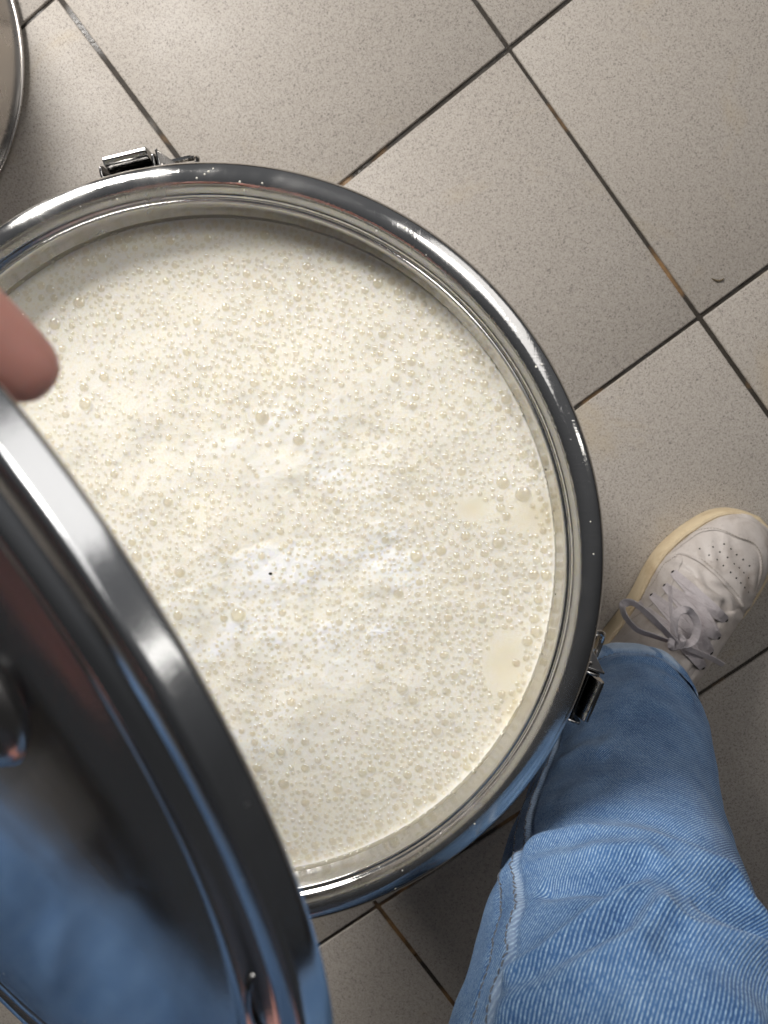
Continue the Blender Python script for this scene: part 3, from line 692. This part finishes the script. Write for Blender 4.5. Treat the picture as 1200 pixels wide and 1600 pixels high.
iy = int(np.argmin(np.abs(VR[:, 0] - 0.0150))); P = PR[iy]; s_ = np.concatenate([[0], np.cumsum(np.linalg.norm(np.diff(P, axis=0), axis=1))]); t = np.arange(0, s_[-1], 0.0021)
Q = np.stack([np.interp(t, s_, P[:, k]) for k in range(3)], 1); nn = Q - P.mean(0); nn /= np.linalg.norm(nn, axis=1)[:, None]
dash_row(Q - PO, 1, 0.0028, 0.00040, nn)
so = st.build('stitching', M['thread'], jeans); so['kind'] = 'stuff'

# --- sneaker (metres; X from toe to heel, Y to the inner side, Z up)
TOE = Vector((0.274, -0.08, 0)); SX = Vector((-0.6, -0.8, 0)); SY = Vector((-0.8, 0.6, 0))
MS = Matrix(((SX.x, SY.x, 0, TOE.x - PO[0]), (SX.y, SY.y, 0, TOE.y - PO[1]), (0, 0, 1, 0.0002), (0, 0, 0, 1)))
shoe = empty('sneaker'); shoe.parent = person; shoe.matrix_local = MS; shoe['label'] = 'scuffed white leather sneaker with grey laces and yellowed sole'
left_e = [(-8, -22), (-4, -8), (2, 3), (13, 13), (29, 20), (49, 25.5), (70, 28), (91, 26), (114, 21), (135, 18), (160, 17), (200, 17), (235, 14), (262, 6), (275, -6), (279, -20)]
right_e = [(-8, -22), (-5, -36), (3, -48), (16, -58), (34, -65), (57, -69.5), (80, -71), (110, -71), (146, -69), (180, -66), (215, -61), (245, -53), (265, -42), (275, -32), (279, -20)]
def edge_curve(E, n): return smooth_path(np.array(E, float) / 1000, n)
EL = edge_curve(left_e, 90); ER = edge_curve(right_e, 90)
out = np.vstack([EL, ER[::-1][1:-1]]); cen = np.array([0.13, -0.021])
def inset(Pg, d):
    t = np.roll(Pg, -1, 0) - np.roll(Pg, 1, 0); t /= np.linalg.norm(t, axis=1)[:, None] + 1e-12
    nrm = np.stack([-t[:, 1], t[:, 0]], 1); s_ = np.sign(np.sum((cen - Pg) * nrm)); return Pg + nrm * d * (1 if s_ > 0 else -1)
levels = [(0.004, 0.0), (0.001, 0.003), (0.0, 0.008), (-0.0005, 0.020), (0.0, 0.0265), (0.0014, 0.0295), (0.0035, 0.0302), (0.0065, 0.0285)]
Vs = []; 
for d, z in levels: Vs += [(a, b, z) for a, b in inset(out, d)]
no = len(out); Fs = grid_faces(len(levels), no, wrap_m=True); Fs += [tuple(range(no)), tuple(range((len(levels) - 1) * no, len(levels) * no))]
MB().add(Vs, [tuple(reversed(f)) for f in Fs]).build('sole', M['sole'], shoe)
Li = EL; Ri = ER
hx_ = np.array([-8, 0, 8, 20, 40, 60, 80, 105, 130, 160, 200, 240, 279]) / 1000; hz_ = np.array([28, 37, 43, 48.5, 55, 63, 73, 86, 98, 106, 100, 92, 80]) / 1000
def bounds(X):
    yl = np.interp(X, EL[:, 0], EL[:, 1]) - 0.0052; yr = np.interp(X, ER[:, 0], ER[:, 1]) + 0.0052
    return yl, yr
def H(X, Y):
    X = np.asarray(X, float); Y = np.asarray(Y, float); yl, yr = bounds(np.maximum(X, 0.0005)); c = (yl + yr) / 2; w = np.maximum((yl - yr) / 2, 0.002)
    t = np.clip(np.abs(Y - c) / w, 0, 1); hh = np.interp(X, hx_, hz_)
    hh = hh - 0.0  
    p = np.interp(X, [0, 0.05, 0.12], [2.6, 2.3, 2.0])
    zz = 0.0275 + (hh - 0.0275) * (1 - t ** p) ** 0.62
    crease = 0.0016 * np.sin((X - 0.055) * 480 + 40 * Y + 2 * np.sin(Y * 160)) * np.exp(-((X - 0.070) / 0.013) ** 2) + 0.0009 * np.sin(X * 300 + Y * 260 + 1.5 * np.sin(Y * 120)) * np.exp(-((X - 0.045) / 0.03) ** 2)
    return zz + crease
nx, ny = 150, 60
Xs = np.concatenate([np.linspace(-0.0035, 0.02, 40) , np.linspace(0.0215, 0.273, nx - 40)])
Vu = []
for X in Xs:
    yl, yr = bounds(X); tt = (1 - np.cos(np.linspace(0, math.pi, ny))) / 2; Y = yl + (yr - yl) * tt; Z = H(X, Y)
    Vu += list(zip([X] * ny, Y, Z))
up_o = MB().add(Vu, grid_faces(nx, ny)).build('upper', M['leather'], shoe, angle=0)
def patch(A, Bc, off, n=60, m=14, name='panel', mat=None, th=0.0016):
    """ruled panel on the shoe between curves A and B (mm)"""
    A = smooth_path(np.array(A, float) / 1000, n); Bc = smooth_path(np.array(Bc, float) / 1000, n); V = []
    for i in range(n):
        for j in range(m):
            t = j / (m - 1); x, y = A[i] * (1 - t) + Bc[i] * t
            e = min(1.0, 5 * min(t, 1 - t), 0.15 * min(i, n - 1 - i) + 0.02); e = math.sqrt(max(0, 1 - (1 - e) ** 2))
            V.append((x, y, float(H(x, y)) - 0.0006 + (off + 0.0006) * e))
    o = MB().add(V, grid_faces(n, m)).build(name, mat or M['leather'], shoe, angle=0); return o
mud_in = [(66, 22.0), (60, 21.0), (50, 19.0), (41, 16.5), (34, 13.5), (28, 8), (25, 1), (23, -9), (20, -18), (19, -25), (22, -33), (29, -41), (39, -48), (50, -54), (61, -59), (76, -63)]
mud_out = []
cm = np.array([70, -21.0])
oi = inset(out, 0.0050) * 1000
for k_, pnt in enumerate(mud_in):
    a = math.atan2(pnt[1] - cm[1], pnt[0] - cm[0]); an = np.arctan2(oi[:, 1] - cm[1], oi[:, 0] - cm[0]); mud_out.append(tuple(oi[np.argmin(np.abs(np.angle(np.exp(1j * (an - a)))))]))
patch(mud_in, mud_out, 0.0017, 110, 16, 'toe_overlay')
patch([(66, 23), (80, 24), (100, 21), (125, 17), (155, 15), (190, 14)], [(63, 16), (80, 12.5), (97, 11), (114, 11.5), (135, 12), (170, 12)], 0.0020, 60, 12, 'eyelet_panel')
patch([(70, -47), (84, -31), (100, -32), (118, -34), (140, -35), (170, -34)], [(73, -63), (86, -64), (104, -65), (122, -64), (145, -62), (180, -60)], 0.0020, 60, 12, 'eyelet_panel')
patch([(72, 9), (85, 9), (100, 8), (120, 8), (150, 8)], [(72, -28), (85, -29), (100, -30), (120, -31), (150, -31)], 0.0042, 50, 14, 'tongue')
# folded throat edge of the vamp
def on(ptsmm, dz=0.001, n=50):
    q = smooth_path(np.array(ptsmm, float) / 1000, n); return [(x, y, float(H(x, y)) + dz) for x, y in q]
MB().add(*sweep(on([(68, 20), (64, 19.5), (60, 15), (58, 5), (59, -7), (61, -20), (63.5, -35), (67, -47)]), rect_prof(0.0034, 0.0024, 0.8))).build('throat_edge', M['leather'], shoe)
hol = MB()
for x, y in [(49, 10), (41, 3), (41, -4), (33, -3), (33, -10), (34, -17), (34, -24), (35, -32), (49, 2), (41, -11), (42, -19), (42, -25), (43, -31), (44, -38), (48, -5), (49, -12), (50, -20), (51, -27), (52, -33), (53, -39), (54, -46)]:
    x, y = x / 1000, y / 1000; e = 0.001; z = float(H(x, y)); nx_ = Vector((-(float(H(x + e, y)) - z) / e, -(float(H(x, y + e)) - z) / e, 1)).normalized(); Rm = nx_.to_track_quat('Z', 'Y').to_matrix()
    hol.add([tuple(Vector((x, y, z)) + Rm @ Vector((0.00085 * math.cos(a), 0.00085 * math.sin(a), 0.00018))) for a in np.linspace(0, 2 * math.pi, 9)[:-1]], [tuple(range(8))])
hol.build('perforations', M['lining'], shoe)['kind'] = 'stuff'
sst = MB()
def seam_row(ptsmm, dz):
    Q = np.array(on(ptsmm, dz, 400)); L_ = np.concatenate([[0], np.cumsum(np.linalg.norm(np.diff(Q, axis=0), axis=1))])
    for t in np.arange(0.001, L_[-1] - 0.002, 0.0028):
        a = np.array([np.interp(t, L_, Q[:, k]) for k in range(3)]); b = np.array([np.interp(t + 0.0019, L_, Q[:, k]) for k in range(3)])
        sst.add(*sweep([a, (a + b) / 2 + np.array([0, 0, 0.0002]), b], circle_prof(0.00035, 5)))
def shift(pts, d): return [tuple(np.array(p_) + (np.array(q_) - np.array(p_)) / np.linalg.norm(np.array(q_) - np.array(p_)) * d) for p_, q_ in pts]
seam_row(shift(list(zip(mud_in, mud_out)), 2.2), 0.0018)
seam_row([(68, 21), (82, 21.5), (100, 18.5), (125, 15), (155, 13.5)], 0.0021)
seam_row([(75, -61), (87, -61.5), (104, -62), (122, -61.5), (145, -60)], 0.0021)
seam_row([(61, 17), (56, 5), (57, -7), (59, -20), (61.5, -35), (65, -46)], 0.0006)
sst.build('stitching', M['stitch'], shoe)['kind'] = 'stuff'
eyesL = [(80, 16), (94, 14.5), (108, 15), (122, 15)]; eyesR = [(86, -37), (102, -38.5), (116, -39.5), (130, -40)]
for x, y in eyesL + eyesR:
    z = float(H(x / 1000, y / 1000)) + 0.0024; hv = [(x / 1000 + 0.0021 * math.cos(a), y / 1000 + 0.0021 * math.sin(a), z) for a in np.linspace(0, 2 * math.pi, 11)[:-1]]
    MB().add(hv, [tuple(range(10))]).build('eyelet', M['lining'], shoe)
def lace(P, w=0.0075, t=0.0010, up=(0, 0, 1), n=40, name='lace'):
    return MB().add(*sweep(smooth_path(P, n), rect_prof(w, t, 0.6), up=up)).build(name, M['lace'], shoe)
def bar(a, b, lift, k):
    P = []
    for t in np.linspace(0, 1, 9):
        x = (a[0] * (1 - t) + b[0] * t) / 1000; y = (a[1] * (1 - t) + b[1] * t) / 1000
        P.append((x, y, float(H(x, y)) + 0.0022 + lift * math.sin(math.pi * t) ** 0.6))
    lace(P, 0.0072)
for i in range(4): bar(eyesL[i], eyesR[i], 0.0052, i)
for i in range(3): bar(eyesL[i + 1], eyesR[i], 0.0034, i)
for i in range(3): bar(eyesL[i], eyesR[i + 1], 0.0034, i)
def loop(pts, zs, upv, w=0.0072, name='lace_bow'):
    P = [(x / 1000, y / 1000, z / 1000) for (x, y), z in zip(pts, zs)]; P = smooth_path(P, 60)
    return MB().add(*sweep(P, rect_prof(w, 0.0009, 0.6), up=upv)).build(name, M['lace'], shoe)
loop([(126, 1), (123, 20), (121, 36), (122, 47), (128, 50), (134, 45), (137, 32), (133, 18), (129, 4)], [112, 116, 113, 107, 104, 108, 114, 114, 111], (0.75, 0.25, 0.6))
loop([(126, 1), (112, 13), (103, 14), (99, 6), (104, -6), (117, -12), (127, -4)], [112, 115, 114, 111, 110, 110, 111], (0.2, 0.75, 0.62))
loop([(126, -2), (119, 8), (107, 19), (92, 30)], [113, 114, 110, 104], (0.6, 0.6, 0.6), 0.0040, 'lace_end')
loop([(126, -5), (122, -22), (119, -38), (118, -53)], [111, 108, 101, 92], (0.3, 0, 1), 0.0050, 'lace_end')
kn = [(0.126 + 0.0055 * math.cos(a), -0.001 + 0.0040 * math.sin(a), 0.1125 + 0.002 * math.sin(2 * a)) for a in np.linspace(0, 2 * math.pi, 14)[:-1]]
MB().add(*sweep(kn, rect_prof(0.006, 0.003, 0.9), closed=True)).build('lace_knot', M['lace'], shoe)

# the other sneaker, mirrored
MS2 = Matrix.Translation(Vector((-0.455 - PO[0], 0.075 - PO[1], 0.0002))) @ Matrix.Rotation(math.radians(270), 4, 'Z') @ Matrix.Scale(-1, 4, (0, 1, 0))
shoe2 = shoe.copy(); link(shoe2, person); shoe2.matrix_local = MS2; shoe2['label'] = 'scuffed white leather sneaker on the foot left of the pot'
for ch in list(shoe.children):
    c2 = ch.copy(); link(c2, shoe2)

# --- body: one skinned figure (trunk, holding arm and hand, legs inside the jeans)
def skin_body():
    V = []; E = []; Rr = []
    def add(p, r, par=None):
        V.append((p[0] - PO[0], p[1] - PO[1], p[2] - PO[2])); Rr.append(r)
        if par is not None: E.append((par, len(V) - 1))
        return len(V) - 1
    pel = add((-0.135, -0.74, 0.47), 0.11); sp = add((-0.135, -0.74, 0.62), 0.115, pel); ch = add((-0.13, -0.71, 0.80), 0.125, sp); ne = add((-0.12, -0.68, 0.95), 0.06, ch); 
    for P in (RIGHT, LEFT):
        pr = pel
        for x, y, z, r in reversed(P[1:-1]): pr = add((x, y, z), r * 0.62, pr)
        add((P[0][0], P[0][1], 0.07), 0.026, pr)
    sh = add((-0.31, -0.66, 0.88), 0.058, ch); e1 = add((-0.42, -0.52, 0.74), 0.046, sh); el = add((-0.49, -0.36, 0.645), 0.041, e1); f1 = add((-0.42, -0.20, 0.63), 0.036, el)
    wr = add((-0.255, 0.015, 0.615), 0.026, f1); pa = add((-0.205, 0.050, 0.612), 0.027, wr); pb = add((-0.168, 0.058, 0.612), 0.024, pa)
    # fingers: index reaches over the rim, the rest curl behind it; thumb on the plate
    i1 = add((-0.140, 0.062, 0.632), 0.0112, pb); i2 = add((-0.113, 0.050, 0.630), 0.0110, i1); i3 = add((-0.0905, 0.0240, 0.613), 0.0098, i2); add((-0.0755, 0.0055, 0.598), 0.0072, i3)
    m1 = add((-0.146, 0.070, 0.612), 0.0098, pb); m2 = add((-0.122, 0.070, 0.594), 0.0088, m1); m3 = add((-0.110, 0.050, 0.580), 0.0080, m2); add((-0.106, 0.034, 0.572), 0.0068, m3)
    r1 = add((-0.162, 0.082, 0.602), 0.0095, pb); r2 = add((-0.142, 0.086, 0.580), 0.0085, r1); r3 = add((-0.130, 0.066, 0.566), 0.0078, r2); add((-0.126, 0.052, 0.560), 0.0066, r3)
    l1 = add((-0.186, 0.088, 0.594), 0.0085, pa); l2 = add((-0.170, 0.094, 0.574), 0.0076, l1); add((-0.158, 0.080, 0.560), 0.0066, l2)
    t1 = add((-0.190, 0.030, 0.628), 0.012, pa); t2 = add((-0.160, 0.014, 0.622), 0.0100, t1); add((-0.136, 0.004, 0.610), 0.0085, t2)
    m = bpy.data.meshes.new('body'); m.from_pydata(V, E, []); m.materials.append(M['skin'])
    o = link(bpy.data.objects.new('body', m), person)
    o.modifiers.new('skin', 'SKIN').use_smooth_shade = True
    for i, sv_ in enumerate(m.skin_vertices[0].data): sv_.radius = (Rr[i], Rr[i]); sv_.use_root = (i == 0)
    q = o.modifiers.new('subsurf', 'SUBSURF'); q.levels = 2; q.render_levels = 2
    return o
skin_body()
def shirt():
    V = [(-0.135, -0.74, 0.50), (-0.135, -0.74, 0.62), (-0.13, -0.71, 0.80), (-0.125, -0.69, 0.91), (-0.31, -0.66, 0.88), (-0.42, -0.52, 0.74), (-0.475, -0.39, 0.665), (0.05, -0.68, 0.88)]
    E = [(0, 1), (1, 2), (2, 3), (2, 4), (4, 5), (5, 6), (2, 7)]; R = [0.15, 0.148, 0.15, 0.08, 0.082, 0.068, 0.064, 0.085]
    m = bpy.data.meshes.new('shirt'); m.from_pydata([tuple(np.array(v) - PO) for v in V], E, []); m.materials.append(M['shirt'])
    o = link(bpy.data.objects.new('shirt', m), person); o.modifiers.new('skin', 'SKIN').use_smooth_shade = True
    for i, s_ in enumerate(m.skin_vertices[0].data): s_.radius = (R[i], R[i]); s_.use_root = (i == 0)
    q = o.modifiers.new('subsurf', 'SUBSURF'); q.levels = 2; q.render_levels = 2
shirt()

# ------------------------------------------------------------------ crumbs on the tiles
def crumb(loc, pts, r, label):
    o = MB().add(*sweep(smooth_path([(x, y, 0.0008) for x, y in pts], 10), circle_prof(r, 6), scale=[0.4, .8, 1, 1.1, 1, 1, .9, .8, .6, .3])).build('crumb', M['crumb']); o.location = loc; tag(o, label, 'crumb')
crumb((0.2572, 0.1297, 0.0004), [(-0.0060, 0.0016), (-0.001, -0.0008), (0.003, -0.0002), (0.0052, 0.0016)], 0.0008, 'small brown curled crumb on the tile near a grout crossing')
crumb((0.318, 0.312, 0.0004), [(0.0, 0.0030), (0.0006, 0.0), (-0.0004, -0.0030)], 0.0011, 'tiny dark crumb on the tile at the right edge of the photo')
